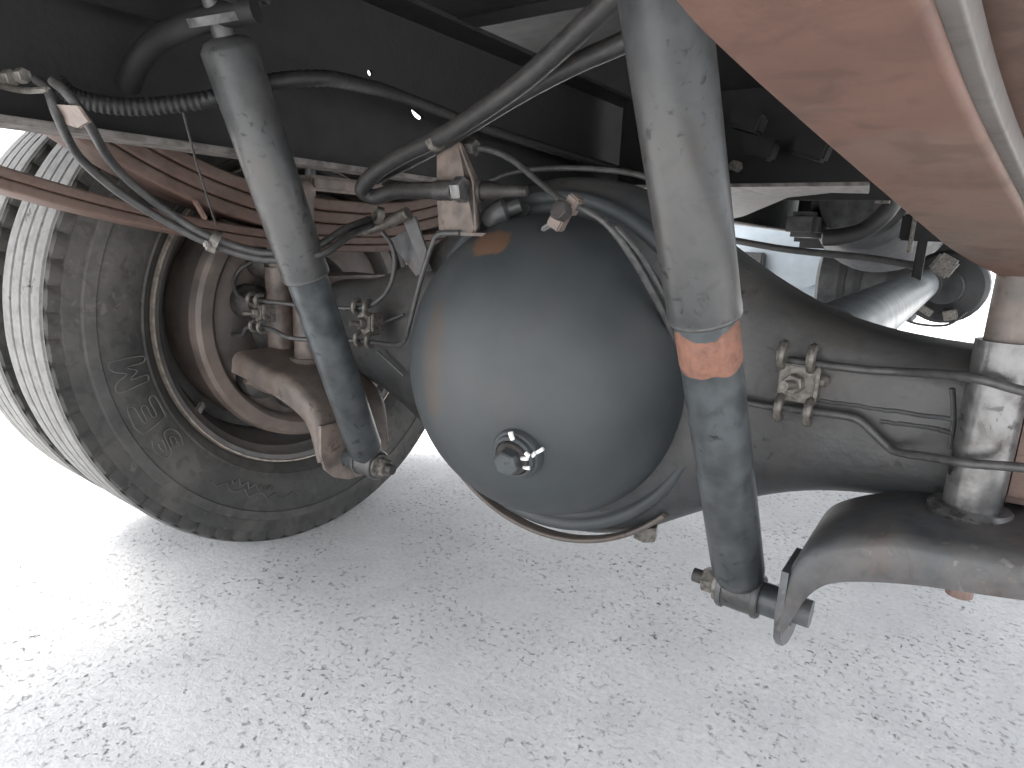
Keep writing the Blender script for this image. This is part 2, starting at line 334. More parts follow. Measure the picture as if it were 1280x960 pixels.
# ================================================================ wheels
AY, AZ = .766, H-.164+.002
TR = .437
wa = thing('dual_wheel_assembly', 'pair of dusty truck tyres on rusty rims at the left end of the axle', 'wheels', (-1.1, AY, .0))
def make_wheel(xin, label, outer=False):
    o = wa
    c = (xin, AY, TR-.001)
    n = 288
    side = [(.045, .276), (.040, .284), (.026, .291), (.018, .300), (.012, .304), (.0135, .307), (.006, .318), (.0, .345), (-.001, .362), (.001, .373), (-.0015, .3745), (-.0005, .390), (.0045, .392), (.0065, .414)]
    def notch(j, r, a):
        if abs(r-.4135) < .0012 or abs(r-.430) < .0012:
            return (r, a+.0065) if j % 12 < 1 else (r, a)
        return r, a
    side2 = [(.0065, .414), (.0105, .4145), (.0095, .430), (.0135, .434)]
    ty = MB().lathe(side+side2[1:], c, (-1, 0, 0), n, lambda j, r, a: ((r, a+.005) if (j % 4 < 1 and r > .4142) else (r, a)), closed=False)
    ty.f = [q for q in ty.f if len(q) == 4]
    wd = .172
    tread = [(.0135, .434)]
    ribs = [(.016, .048), (.053, .084), (.089, .120), (.125, .156)]
    for i, (a, b) in enumerate(ribs):
        def jz(j): return .0022*(1 if (j//4) % 2 else -1)
        tread += [(a, .4345), (a+.002, .437), ((a+b)/2, .4375), (b-.002, .437), (b, .4345)]
        if i < 3: tread += [(b+.0008, .428), (b+.0042, .428)]
    tread += [(.1585, .434), (.162, .430)]
    back = [(.162, .430), (.166, .39), (.172, .36), (.166, .318), (.154, .300), (.14, .285), (.128, .276)]
    t = ty.build('tyre', 'rubber', o, ang=30); t['label'] = label
    tm = MB()
    def sipe(j, r, a):
        z = .0005*math.sin(j*2*math.pi/8)
        if r > .4343 and .02 < a < .155 : a += z
        return r, a
    tm.lathe(tread, c, (-1, 0, 0), n, sipe); tm.f = [q for q in tm.f if len(q) == 4]
    tm.build('tread', 'tread', t, ang=25)
    bk = MB().lathe(back, c, (-1, 0, 0), 96); bk.f = [q for q in bk.f if len(q) == 4]
    bk.build('far_sidewall', 'rubber', t)
    # floor of the tread grooves is a darker rubber
    for i in range(3):
        b = ribs[i][1]
        gr = MB().lathe([(b+.0008, .4278), (b+.0045, .4278)], c, (-1, 0, 0), 96, lambda j, r, a: (r+.0012, a)); gr.f = [q for q in gr.f if len(q) == 4]
        gr.build('groove', 'groove', t)
    rim = MB().lathe([(.032, .287), (.028, .283), (.032, .272), (.045, .267), (.052, .258), (.085, .252), (.10, .240), (.14, .236), (.165, .245), (.165, .262), (.15, .272)], c, (-1, 0, 0), 96); rim.f = [q for q in rim.f if len(q) == 4]
    rm = rim.build('rim', 'rim', o)
    lp = MB().lathe([(.0265, .2850), (.024, .2835), (.0245, .2815), (.027, .2802), (.031, .2805), (.033, .284), (.031, .286)], c, (-1, 0, 0), 128, closed=True)
    lp.build('rim_lip', 'lip', rm)
    dk = MB().lathe([(.135, .245), (.14, .215), (.15, .14), (.158, .14), (.15, .22), (.142, .247)], c, (-1, 0, 0), 96, closed=True); dk.build('disc', 'rim', o)
    if not outer:
        wgt = Vector(c)+Vector((-.062, -.205, -.152)); MB().box(wgt, (.02, .014, .03), Matrix.Rotation(-.6, 3, 'X'), .003).build('balance_weight', 'zinc', rm)
        # raised sidewall lettering
        def letter(strokes, ang, r0, size):
            b = MB()
            for st in strokes:
                pts = []
                for (lx, ly) in st:
                    rr = r0+ly*size; th = ang-(lx-.5)*size*.95/r0
                    pts.append(Vector((xin+.0004, AY+rr*math.cos(th), TR+rr*math.sin(th))))
                b.tube(pts, .0014, 6, 3)
            b.build('raised_letter', 'rubber', t)
        Sx = [[(.95, .85), (.6, 1), (.15, .9), (.12, .62), (.5, .5), (.88, .38), (.85, .1), (.45, 0), (.05, .15)], [(.72, .75), (.5, .8), (.32, .72), (.5, .62), (.75, .56)], [(.3, .42), (.62, .32), (.5, .2), (.25, .25)]]
        Ex = [[(.05, 0), (.05, 1), (.95, 1), (.95, .78), (.35, .74), (.35, .6), (.8, .58), (.8, .4), (.35, .4), (.35, .24), (.95, .22), (.95, 0), (.05, 0)]]
        Mx_ = [[(.02, 0), (.0, 1), (.3, 1), (.5, .6), (.7, 1), (1, 1), (.98, 0), (.74, 0), (.72, .55), (.5, .25), (.28, .55), (.26, 0), (.02, 0)]]
        Gx = [[(.95, .8), (.6, 1), (.1, .8), (.05, .2), (.5, 0), (.95, .15), (.95, .5), (.6, .5)]]
        for stx, a in ((Sx, 212), (Ex, 202), (Mx_, 190)):
            letter(stx, R(a), .318, .044)
        for a0, a1, r_ in ((230, 262, .344), (236, 252, .33)):
            MB().tube([Vector((xin+.001, AY+(r_+.006*math.sin(k*2.3))*math.cos(R(a0+(a1-a0)*k/14)), TR+(r_+.006*math.sin(k*2.3))*math.sin(R(a0+(a1-a0)*k/14)))) for k in range(15)], .0014, 6, 2).build('raised_letter', 'rubber', t)
    return o
make_wheel(-1.008, 'inner truck tyre with dusty rim and raised sidewall letters, nearest the axle')
make_wheel(-1.215, 'outer truck tyre of the pair, half hidden behind the inner one', True)
# brake drum inside the wheel
dr = thing('brake_drum', 'rusty brown brake drum inside the left wheel', 'brake drum', (-1.05, AY, AZ))
c = (-1.0, AY, AZ)
MB().lathe([(.012, .196), (.006, .203), (.006, .222), (.012, .228), (.03, .230), (.034, .222), (.13, .218), (.13, .19), (.03, .19)], c, (-1, 0, 0), 96, closed=True).build('shell', 'drum', dr)
MB().lathe([(.032, .0), (.032, .12), (.026, .13), (.026, .18), (.035, .192), (.045, .192), (.045, 0)], c, (-1, 0, 0), 64).build('backing_plate', 'drum', dr)
MB().lathe([(-.02, .0), (-.02, .08), (.0, .1), (.03, .12)], c, (-1, 0, 0), 40).build('hub_flange', 'dark', dr)
for (dy, dz, rx) in ((-.12, -.10, .036), (-.13, .035, .03), (-.05, -.14, .03), (-.10, .10, .026)):
    MB().lathe([(0, 0), (0, rx*.7), (.012, rx), (.04, rx)], (-.985, AY+dy, AZ+dz), (-1, 0, 0), 20).build('boss', 'dark', dr)
MB().strip([(-.985, AY-.165, AZ-.10), (-.975, AY-.12, AZ-.125), (-.98, AY-.06, AZ-.13), (-.985, AY-.02, AZ-.16)], .02, .02).build('brake_lever', 'drum', dr)

# ================================================================ rear axle
CX = -.445
ax = thing('rear_axle', 'grey banjo rear axle housing with large domed cover', 'axle', (CX, AY, H-.43))
def interp(tab, x):
    for (a, b), (c, d) in zip(tab, tab[1:]):
        if x <= c: t = (x-a)/(c-a); t = t*t*(3-2*t) if False else t; return b+(d-b)*t
    return tab[-1][1]
HH = [(0, .243), (.05, .239), (.1, .225), (.14, .207), (.18, .180), (.21, .160), (.24, .140), (.27, .123), (.31, .103), (.36, .087), (.42, .079), (.6, .074)]
HD = [(0, .075), (.15, .073), (.22, .070), (.32, .064), (.6, .062)]
EX = [(0, 3.2), (.2, 3.4), (.35, 4.2), (.6, 4.5)]
def housing(x0, x1, n=90, m=56):
    b = MB(); vs = []; fs = []
    for i in range(n+1):
        x = x0+(x1-x0)*i/n; d = abs(x-CX); hh = sum(interp(HH, abs(d+k*.012)) for k in (-2, -1, 0, 1, 2))/5; hd = interp(HD, d); p = interp(EX, d)
        for j in range(m):
            t = 2*math.pi*j/m; cx, sz = math.cos(t), math.sin(t)
            y = math.copysign(abs(cx)**(2/p), cx)*hd; z = math.copysign(abs(sz)**(2/p), sz)*hh
            vs.append(Vector((x, AY+y, AZ+z)))
    for i in range(n): fs += [(i*m+j, i*m+(j+1) % m, (i+1)*m+(j+1) % m, (i+1)*m+j) for j in range(m)]
    fs += [tuple(range(m)), tuple(n*m+j for j in range(m))]
    return b.add(vs, fs)
housing(-.99, .34).build('housing', 'axle', ax, ang=60)
CZ = H-.164
dc = (CX, .70, CZ)
def on_dome(u, v):
    lo, hi = .5, .74
    for _ in range(40):
        y = (lo+hi)/2; p = px(u, v, Y=y); r_ = math.hypot(p.x-CX, p.z-CZ)
        inside = r_ < .194 and (.70-y) < .146*max(0, 1-(r_/.194)**(2/.94))**.46
        if inside: hi = y
        else: lo = y
    p = px(u, v, Y=hi); n_ = Vector(((p.x-CX)/.194**2, (p.y-.70)/.149**2, (p.z-CZ)/.194**2)).normalized()
    return p, n_
DO = Vector((CX, .63, CZ))
M['dome'] = mat('grey_cover_paint', (.042, .051, .056), (.054, .057, .058), .7, 5, rough=.55, bump=.03, bscale=60, spot=(.12, .12, .12), spot_amt=.0, spot_scale=190, dust=DUST, dust_amt=.2, grime=.14, wear=0, K=.80,
    patches=((tuple(on_dome(612, 303)[0]-DO), (.030, .045, .016), (.15, .085, .056)), (tuple(on_dome(540, 455)[0]-DO), (.02, .05, .08), (.068, .058, .053))))  # orange primer patch, then the warm left highlight painted into the colour
prof = [(.146*math.cos(R(a))**.92, .194*math.sin(R(a))**.94 if a else 0) for a in range(0, 90, 3)]+[(0, .194)]
prof[-1] = (.0, .1945)
prof += [(-.004, .197), (-.006, .203), (-.002, .208), (.002, .212), (.002, .221), (-.003, .224), (-.012, .2245)]
MB().lathe(prof, dc, (0, -1, 0), 128).build('domed_cover', 'dome', ax, ang=60, loc=DO)
# lower flange lip of the banjo
def arc(r, a0, a1, y, n=30): return [Vector((CX+r*math.cos(R(a0+(a1-a0)*k/n)), y, CZ+r*1.0*math.sin(R(a0+(a1-a0)*k/n)))) for k in range(n+1)]
MB().strip([p for p in arc(.243, 222, 318, .715)], .02, .006, (0, 1, 0), k=2).build('flange_lip', 'bracket', ax)
bd = px(808, 655, Y=.735)
MB().hexa(bd, (0, 0, -1), .016, .02).hexa(bd+Vector((-.02, .0, 0)), (0, 0, -1), .008, .012).build('lower_bolt', 'zinc', ax)
# filler plug on the dome
p0, n0 = on_dome(647, 566)
nn = (n0*.55+Vector((-.05, -1, -.15)).normalized()*.6).normalized()
pl = MB().lathe([(-.012, 0), (-.012, .031), (.003, .0305), (.006, .0285), (.0065, .026), (.011, .0255), (.0125, .024), (.0125, .0215), (.009, .021), (.009, 0)], p0, nn, 40).build('plug_boss', 'dome', ax)
MB().lathe([(.006, 0), (.006, .0205), (.013, .0205), (.015, .019), (.015, .0)], p0, nn, 36).build('plug_collar', 'dark', pl)
MB().hexa(p0+nn*.014, nn, .0155, .015).build('plug_head', 'shock_low', pl)
for (u, v, u2, v2, wd, lift) in ((638, 540, 641, 549, .0028, .0125), (670, 566, 679, 561, .0022, .004), (664, 571, 669, 566, .0024, .008), (657, 566, 662, 570, .0024, .0145), (652, 573, 660, 573, .0024, .015), (655, 584, 662, 585, .0024, .0142)):
    def onp(u_, v_):
        d_ = px(u_, v_, Y=1.0)-V(0, 0, 0); t_ = (p0+nn*lift-V(0, 0, 0)).dot(nn)/d_.dot(nn); return V(0, 0, 0)+d_*t_
    a, b = onp(u, v), onp(u2, v2)
    MB().tube([a, (a+b)/2+nn*.0006, b], wd, 8, 3).build('paint_mark', 'white', pl)
# weld beads and seams along the right tube
FY = AY-.0635
def face(u, v, y=FY): return px(u, v, Y=y)
def bead(pts, r_=.0022, y=FY):
    b = MB(); P = smooth_path([face(u, v, y) for u, v in pts], 10); P = [p+Vector((0, random.uniform(-.0006, .0006), random.uniform(-.0007, .0007))) for p in P]
    b.tube(P, r_, 8, sm=False).build('weld_bead', 'axle', ax)
bead([(1000, 497), (1090, 510), (1190, 524)]); bead([(1100, 527), (1150, 533), (1192, 541)]); bead([(1190, 485), (1192, 520), (1188, 560)])
bead([(930, 531), (985, 523)], .0018); bead([(925, 424), (980, 441)], .0018); bead([(926, 441), (982, 470)], .0018)
# spring seats and clamp tubes on both tubes
def seat(xc, s):
    MB().box((xc, AY, AZ+.073), (.10, .17, .022), bev=.006).build('spring_seat', 'bracket', ax)
    MB().box((xc+s*.005, AY-.066, AZ+.012), (.05, .03, .12), bev=.008).build('saddle', 'rust', ax)
seat(.062, 1); seat(-.945, -1)
MB().plate([px(598, 246, Y=.695), px(622, 236, Y=.695), px(652, 236, Y=.70), px(662, 262, Y=.70), px(640, 292, Y=.69), px(596, 292, Y=.69)], (0, .02, 0)).build('top_rib', 'axle', ax)
MB().tube([px(606, 288, Y=.665), px(622, 268, Y=.665), px(650, 256, Y=.68)], [.012, .016, .010], 12).build('top_rib', 'axle', ax)
# bracket boss tab left of the dome, welded ear
MB().plate([px(486, 300, Y=.68), px(512, 285, Y=.68), px(535, 338, Y=.68), px(520, 345, Y=.68)], (.004, .004, 0)).build('line_tab', 'arm', ax)
bead([(478, 404), (505, 392)], .002, .69); bead([(472, 440), (505, 470)], .002, .69)

# clamp tubes (sleeves of the spring clamps) with collars
def sleeve(x, label, m='steel'):
    o = thing('clamp_sleeve', label, 'clamp tube', (x, .675, H-.245), 'clamp sleeves between axle and spring plates')
    y = .672
    MB().lathe([(0, .0), (0, .022), (.147, .022), (.147, .017), (.132, .016), (.132, 0)], (x, y, H-.214), (0, 0, 1), 28).build('tube', m, o)
    MB().lathe([(0, 0), (0, .031), (.004, .033), (.010, .033), (.014, .029), (.014, 0)], (x, y, H-.227), (0, 0, 1), 28).build('collar', m, o)
    MB().tube([(x, y, H-.26), (x, y, H+.0)], .011, 14, sm=False).build('bolt', 'rust', o)
    MB().tube([(x, y, H-.08), (x, y, H+.045), (x, y+.01, H+.062)], .0165, 14, 3).build('upper_rod', 'bracket', o)
sleeve(.026, 'shiny worn steel clamp sleeve at the right edge, on the blue grey bracket')
sleeve(-.905, 'brown clamp sleeve left of the dome, the one nearer the dome', 'bracket')
sleeve(-.980, 'brown clamp sleeve left of the dome, the one nearer the tyre', 'bracket')

# spring plates with shock arm (pressed channel, flanges turned down)
def spring_plate(mir, label, m):
    o = thing('spring_plate', label, 'bracket', (mir(.0), .67, H-.26))
    YR = .578
    T = [(1420, 712), (1330, 702), (1250, 693), (1190, 684), (1150, 676), (1110, 671), (1060, 674), (1022, 682), (1002, 692), (988, 710), (981, 730), (977, 750), (972, 772), (968, 785)]
    Bt = [(1420, 775), (1330, 758), (1262, 749), (1200, 740), (1150, 733), (1105, 729), (1062, 728), (1035, 731), (1020, 738), (1008, 748), (999, 760), (991, 773), (985, 783), (978, 792)]
    tp = smooth_path([px(u, v, Y=YR) for u, v in T], 4); bt = smooth_path([px(u, v, Y=YR) for u, v in Bt], 4)
    n = len(tp); vs = []; fs = []; mm = 0; th = .006
    for i in range(n):
        f = i/(n-1); a, b = tp[i], bt[i]; d = b-a; ln = d.length; d = d/ln; r_ = min(.013, ln*.4)
        wy = .142
        y1 = YR+wy
        dn = Vector((-d.z, 0, d.x)); 
        full = [(YR+.001, ln), (YR, ln-.002), (YR, r_), (YR+r_*.3, r_*.3), (YR+r_, 0), (y1-r_, 0), (y1-r_*.3, r_*.3), (y1, r_), (y1, ln), (y1-th, ln), (y1-th, max(r_, th)), (y1-max(r_, th), th), (YR+max(r_, th), th), (YR+th, max(r_, th)), (YR+th, ln-.002), (YR+th-.001, ln)]
        mm = len(full)
        vs += [Vector((mir(a.x+d.x*q), y, a.z+d.z*q)) for y, q in full]
    for i in range(n-1): fs += [(i*mm+j, i*mm+(j+1) % mm, (i+1)*mm+(j+1) % mm, (i+1)*mm+j) for j in range(mm)]
    fs += [tuple(range(mm)), tuple((n-1)*mm+j for j in range(mm))]
    MB().add(vs, fs).build('channel', m, o, ang=50)
    ear_ = [(.580, -.285), (.579, -.33), (.587, -.356), (.605, -.373), (.63, -.383), (.655, -.384), (.685, -.375), (.705, -.362), (.714, -.348), (.700, -.322), (.64, -.285)]
    MB().plate([V(mir(-.0965), y, z) for y, z in ear_], (mir(-.0065)-mir(0), 0, 0)).build('ear', m, o)
    MB().tube([V(mir(-.080), .633, -.346), V(mir(-.098), .633, -.346)], .0135, 18, sm=False).build('stud_boss', m, o)
    MB().lathe([(-.03, 0), (-.03, .010), (.006, .010), (.008, 0)], px(1200, 735, Y=.63) if mir(0) == 0 else px(1200, 735, Y=.63)-Vector((.858+2*px(1200, 735, Y=.63).x, 0, 0)), (0, 0, -1), 16).build('nut', 'rust', o)
    return o
spring_plate(lambda x: x, 'blue grey curved bracket arm under the right end of the axle', 'arm')
spring_plate(lambda x: -.858-x, 'dusty brown curved bracket at the foot of the left shock absorber', 'bracket')

# ================================================================ shock absorbers
def shock(bot, top, label, split, band, s):
    o = thing('shock_absorber', label, 'shock absorber', bot)
    d = (top-bot).normalized(); Ln = (top-bot).length
    r1, r2 = .0255, .0292
    MB().lathe([(.012, 0), (.014, .018), (.020, .0225), (.03, r1), (split+.05, r1), (split+.05, 0)], bot, d, 40).build('lower_tube', 'shock_low', o)
    u = MB().lathe([(split, r2-.004), (split-.001, r2-.001), (split, r2), (split+.006, r2+.0006), (split+.012, r2), (Ln-.02, r2), (Ln-.012, r2-.006), (Ln-.008, .012), (Ln+.03, .010), (Ln+.03, 0)], bot, d, 44).build('upper_tube', 'shock', o)
    MB().lathe([(split-.0008, r1), (split-.0012, r2-.001), (split+.001, r2+.0004), (split+.003, r2+.0002)], bot, d, 44).build('tube_lip', 'pipe', u)
    MB().lathe([(Ln+.004, 0), (Ln+.004, .03), (Ln+.012, .03), (Ln+.012, 0)], bot, d, 24).build('top_washer', 'pipe', o)
    if band:
        n = 120; x = d.orthogonal().normalized(); y = d.cross(x); b = MB(); vs = []; fs = []
        for j in range(n):
            t = 2*math.pi*j/n; q = (x*math.cos(t)+y*math.sin(t)); nz_ = noise.noise(q*1.6)*.010+noise.noise(q*4)*.002
            hi = split-.009-nz_*.9; lo = split-.045+noise.noise(q*1.7+Vector((5, 1, 2)))*.006
            for rr in (r1+.0004,):
                vs += [bot+d*lo+q*(r1-.0003), bot+d*(lo+.0015)+q*rr, bot+d*(hi-.0015)+q*rr, bot+d*hi+q*(r1-.0003)]
        for j in range(n):
            k = (j+1) % n; fs += [(j*4+i, k*4+i, k*4+i+1, j*4+i+1) for i in range(3)]
        b.add(vs, fs).build('primer_band', 'primer', o)
    # eye with bush, stud and nut along the truck's width
    e = Vector((1, 0, 0))
    ey = MB().lathe([(-.021, .012), (-.021, .021), (-.019, .0225), (-.015, .0225), (-.0145, .0205), (.0145, .0205), (.015, .0225), (.019, .0225), (.021, .021), (.021, .012)], bot, e, 32).build('lower_eye', 'shock', o)
    MB().lathe([(-.024, .0), (-.024, .0145), (.024, .0145), (.024, 0)], bot, e, 24).build('bush', 'black', ey)
    MB().lathe([(0, 0), (0, .0165), (.034, .0165), (.034, 0)], bot+e*.019*s, e*s, 24).build('stud_spacer', 'shock_low', o)
    MB().lathe([(.021, 0), (.021, .018), (.025, .018), (.025, 0)], bot, -e*s, 24).build('washer', 'zinc', o)
    MB().hexa(bot-e*s*.025, -e*s, .0135, .014).build('nut', 'zinc', o)
    MB().tube([bot-e*s*.03, bot-e*s*.05], .0075, 12, sm=False).build('stud', 'dark', o)
    return o
Rb = px(926, 738, Y=.63); Rt = px(815, -110, Y=.41)
Lb = px(462, 578, Y=.632); Lt = px(277, 34, Y=.405)
shock(Rb, Rt, 'large grey shock absorber with an orange primer band, nearest the camera', .313, True, 1)
shock(Lb, Lt, 'grey shock absorber in front of the left tyre, hose crossing it', .31, False, -1)
ear = thing('shock_mount', 'dark bracket holding the top of the left shock absorber', 'bracket', Lt+Vector((0, 0, .02)))
MB().tube([px(160, 108, Y=.38), px(172, 78, Y=.38), px(195, 52, Y=.385), px(230, 34, Y=.39), px(270, 20, Y=.40), px(320, 12, Y=.42)], .013, 12).build('curved_arm', 'rail', ear)
MB().box(Lt+Vector((.0, .0, .035)), (.09, .07, .025), Matrix.Rotation(.2, 3, 'Y'), .01).build('pad', 'rail', ear)

# ================================================================ leaf springs
ls = thing('leaf_spring', 'rusty brown leaf spring pack passing in front of the left tyre', 'leaf spring', V(-.94, AY, -.05))
XL = -.94
def zmain(d, k, c0): return c0+k*abs(d)**2
for i in range(2):
    yr = -.12+.06*i
    MB().strip([V(XL, AY+d, zmain(d, .27, -.0375+.0135*i)) for d in [(-AY+yr)+(1.55-yr-.02*i)*t/16 for t in range(17)]], .07, .0125, edge=.25).build('main_leaf', 'rust', ls)
for i in range(3):
    hl = .425-.03*i
    MB().strip([V(XL, AY+d, -.0105+.0205*i+.66*max(0, abs(d)-.03)**2*(1+.03*i)+.25*max(0, abs(d)-.25)**2) for d in [-hl+2*hl*t/18 for t in range(19)]], .07, .0190, edge=.2).build('helper_leaf', 'rust', ls)
MB().box(V(XL, AY, .073), (.08, .16, .025), bev=.005).build('top_plate', 'bracket', ls)
MB().tube([px(388, 205, Y=.70), px(388, 330, Y=.70)], .009, 12, sm=False).build('centre_rod', 'pipe', ls)
MB().box(px(250, 262, X=-.9), (.012, .004, .03), Matrix.Rotation(.5, 3, 'X')).build('clip', 'rust', ls)

rs = thing('near_leaf_spring', 'broad salmon rust leaf spring overhead at the upper right corner', 'leaf spring', V(.02, .6, .0))
edge = [px(700, -118, Y=.125), px(766, -60, Y=.14), px(835, 0, Y=.16), px(900, 68, Y=.19), px(1025, 178, Y=.28), px(1152, 285, Y=.45), px(1192, 316, Y=.575), px(1245, 345, Y=.66)]
edge = edge[2:]
e2 = [edge[0]+Vector((-.010, -.42, .135)), edge[0]+Vector((-.012, -.25, .068)), edge[0]+Vector((-.008, -.12, .027)), edge[0]+Vector((-.003, -.05, .010))]+edge+[Vector((.025, .77, H-.022)), Vector((.025, .95, H-.01)), Vector((.025, 1.25, H+.045))]
MB().strip(e2, .0505, .016, (1, 0, 0), 6, .2, side=-1).build('lower_leaf', 'leaf', rs)
MB().strip([p+Vector((.0500, 0, .003)) for p in e2], .006, .010, (1, 0, 0), 6, .12, side=-1).build('lit_edge_bar', 'flange', rs)  # pale strip: outside light on the leaf's rounded edge, given as colour
e3 = [p+Vector((.004, 0, .0175)) for p in e2]
MB().strip(e3, .075, .013, (1, 0, 0), 6, .45, side=-1).build('upper_leaf', 'rust', rs)
MB().box(V(.062, AY, .03), (.085, .15, .05), bev=.008).build('leaf_pack', 'bracket', rs)

# ================================================================ hoses and pipes
def pipe(name, label, cat, pts, r_, m='pipe', k=6, group=None, n=10, **kw):
    """pts: (u, v, Y) measured from the photograph with the depth along the truck"""
    return tag(MB().tube([px(u, v, Y=y) for u, v, y in pts], r_, n, k, **kw).build(name, m), label, cat, group)
# thick air hoses
hA = thing('air_hose', 'thick grey air hose looping into the fitting above the dome', 'hose', px(560, 165, Y=.6))
MB().tube([px(u, v, Y=y) for u, v, y in ((800, -30, .50), (752, 12, .52), (690, 70, .545), (640, 112, .565), (565, 163, .59), (505, 193, .60), (468, 217, .605), (453, 237, .612), (468, 246, .625), (495, 239, .622), (525, 238, .614), (548, 238, .612))], .0105, 16).build('hose', 'hose', hA)
MB().lathe([(0, .008), (0, .012), (.006, .0125), (.008, .0115), (.014, .0125), (.016, .0115), (.022, .0125), (.024, .0115), (.03, .012), (.03, 0)], px(546, 238, Y=.612), (1, 0, 0), 20).build('ferrule', 'hose', hA)
MB().lathe([(0, .0105), (0, .0118), (.01, .0118), (.01, .0105)], px(541, 178, Y=.5965), (px(565, 163, Y=.59)-px(505, 193, Y=.60)), 16).build('tape', 'zinc', hA)
pipe('air_hose', 'second thick grey hose running beside the looped one up to the near shock absorber', 'hose', ((860, 12, .56), (782, 52, .575), (715, 82, .585), (650, 117, .592), (590, 154, .60), (545, 182, .613), (500, 206, .635), (470, 222, .66)), .0098, 'hose', n=16)
# fitting bracket above the dome
fb = thing('hose_bracket', 'grey folded metal bracket holding the hose fitting on top of the dome', 'bracket', px(570, 292, Y=.62))
Yb = .622
MB().plate([px(546, 192, Y=Yb), px(572, 178, Y=Yb), px(590, 228, Y=Yb), px(593, 284, Y=Yb), px(590, 291, Y=Yb), px(549, 288, Y=Yb), px(546, 250, Y=Yb)], (.002, .004, 0)).build('plate', 'bracket', fb)
MB().plate([px(572, 178, Y=Yb-.001), px(576, 180, Y=Yb+.004), px(597, 228, Y=Yb+.03), px(598, 286, Y=Yb+.03), px(593, 288, Y=Yb), px(590, 228, Y=Yb)], (.003, 0, 0)).build('side_flange', 'bracket', fb)
MB().plate([px(546, 289, Y=Yb-.002), px(592, 291, Y=Yb-.002), px(640, 292, Y=Yb+.03), px(640, 285, Y=.68), px(560, 283, Y=.68)], (0, 0, -.004)).build('foot', 'bracket', fb)
f0 = px(581, 237, Y=.613)
MB().hexa(f0+Vector((-.012, 0, 0)), (1, 0, 0), .0155, .013).build('fitting_nut', 'steel', fb)
MB().lathe([(0, .012), (0, .0135), (.004, .0135), (.004, .011), (.022, .010), (.03, .008), (.06, .006), (.06, 0)], f0+Vector((.012, .012, 0)), (1, .35, 0), 18).build('fitting_body', 'dark', fb)
MB().hexa(px(607, 238, Y=.637), (1, .25, 0), .0115, .014).build('far_nut', 'dark', fb)
MB().hexa(px(582, 184, Y=.64), (1, .1, -.1), .011, .016).build('upper_nut', 'dark', fb)
# pipe from the bracket across the dome to the right, its clip
pipe('brake_pipe', 'thin grey brake pipe from the hose bracket over the dome and down its right side', 'brake pipe', ((586, 186, .645), (610, 187, .645), (640, 200, .64), (672, 226, .625), (702, 250, .60), (735, 264, .60), (762, 284, .60), (795, 330, .62), (832, 398, .66), (850, 440, .685), (880, 480, .69), (935, 503, .69), (990, 511, .69)), .0036)
cl = thing('pipe_clip', 'rusty pipe clip standing on top of the dome', 'clip', px(695, 285, Y=.6))
q0, qn = on_dome(694, 287)
MB().box(q0+Vector((0, 0, .006)), (.03, .022, .006), Matrix.Rotation(-.5, 3, 'Y')).build('foot', 'arm', cl)
MB().box(px(700, 272, Y=.605), (.018, .014, .026), Matrix.Rotation(.5, 3, 'Y')).build('post', 'bracket', cl)
MB().hexa(px(705, 266, Y=.59), (-.1, -1, .3), .011, .012).build('nut', 'dark', cl)
MB().box(px(716, 256, Y=.598), (.014, .016, .02), Matrix.Rotation(.6, 3, 'Y')).build('jaw', 'bracket', cl)
pipe('brake_pipe', 'thin pipe arching along the top of the axle behind the dome', 'brake pipe', ((612, 226, .69), (640, 216, .71), (680, 211, .72), (740, 211, .72), (800, 219, .71), (850, 240, .70)), .0035)
pipe('brake_pipe', 'thin grey pipe hugging the dome rim beside the near shock absorber', 'brake pipe', ((770, 283, .63), (800, 318, .64), (830, 372, .66), (846, 415, .678)), .003)
# right pipes and clip
PY = AY-.075
pipe('brake_pipe', 'upper grey brake pipe along the right axle tube', 'brake pipe', ((985, 450, PY), (1020, 455, PY), (1080, 462, PY), (1130, 465, PY), (1180, 468, .655), (1225, 474, .635), (1272, 487, .635), (1330, 500, .635)), .0041)
pipe('brake_pipe', 'lower grey brake pipe with a dip along the right axle tube', 'brake pipe', ((985, 511, PY), (1020, 515, PY), (1062, 521, PY), (1080, 530, PY), (1105, 554, PY), (1122, 565, .685), (1160, 571, .66), (1210, 579, .637), (1272, 584, .635), (1330, 592, .63)), .0041)
def line_clip(u, v, y, sc, label, dirx=(0, -1, 0)):
    o = thing('pipe_clip', label, 'clip', px(u, v, Y=y))
    c = px(u, v, Y=y); k = sc
    MB().box(c, (.030*k, .004, .034*k), bev=.002).build('plate', 'zinc', o)
    MB().box(c+Vector((.017*k, .01, 0)), (.004, .022, .034*k), bev=.001).build('side_plate', 'zinc', o)
    n_ = MB().hexa(c+Vector((0, -.002, 0)), (-.25, -1, 0), .0095*k, .009).build('nut', 'zinc', o)
    MB().tube([c+Vector((0, -.008, 0)), c+Vector((-.006, -.024, 0))], .0045*k, 10, sm=False).build('stud', 'zinc', n_)
    for sz in (1, -1):
        for sx in (-1, 1):
            b = c+Vector((sx*.0125*k-.002*sz, -.003, sz*.025*k))
            MB().tube([b+Vector((0, .006, -sz*.012*k)), b+Vector((0, -.004, -sz*.008*k)), b+Vector((0, -.007, 0)), b+Vector((0, -.003, sz*.008*k)), b+Vector((0, .006, sz*.009*k))], .0042*k, 8, 4).build('jaw', 'zinc', o)
    return o
line_clip(995, 479, PY-.004, 1.12, 'zinc pipe clip with a bolt on the right axle tube')
MB().hexa(px(1022, 475, Y=PY+.004), (1, -.4, 0), .006, .01).build('lug', 'zinc', [o for o in D.objects if o.get('label', '').startswith('zinc pipe clip')][0])
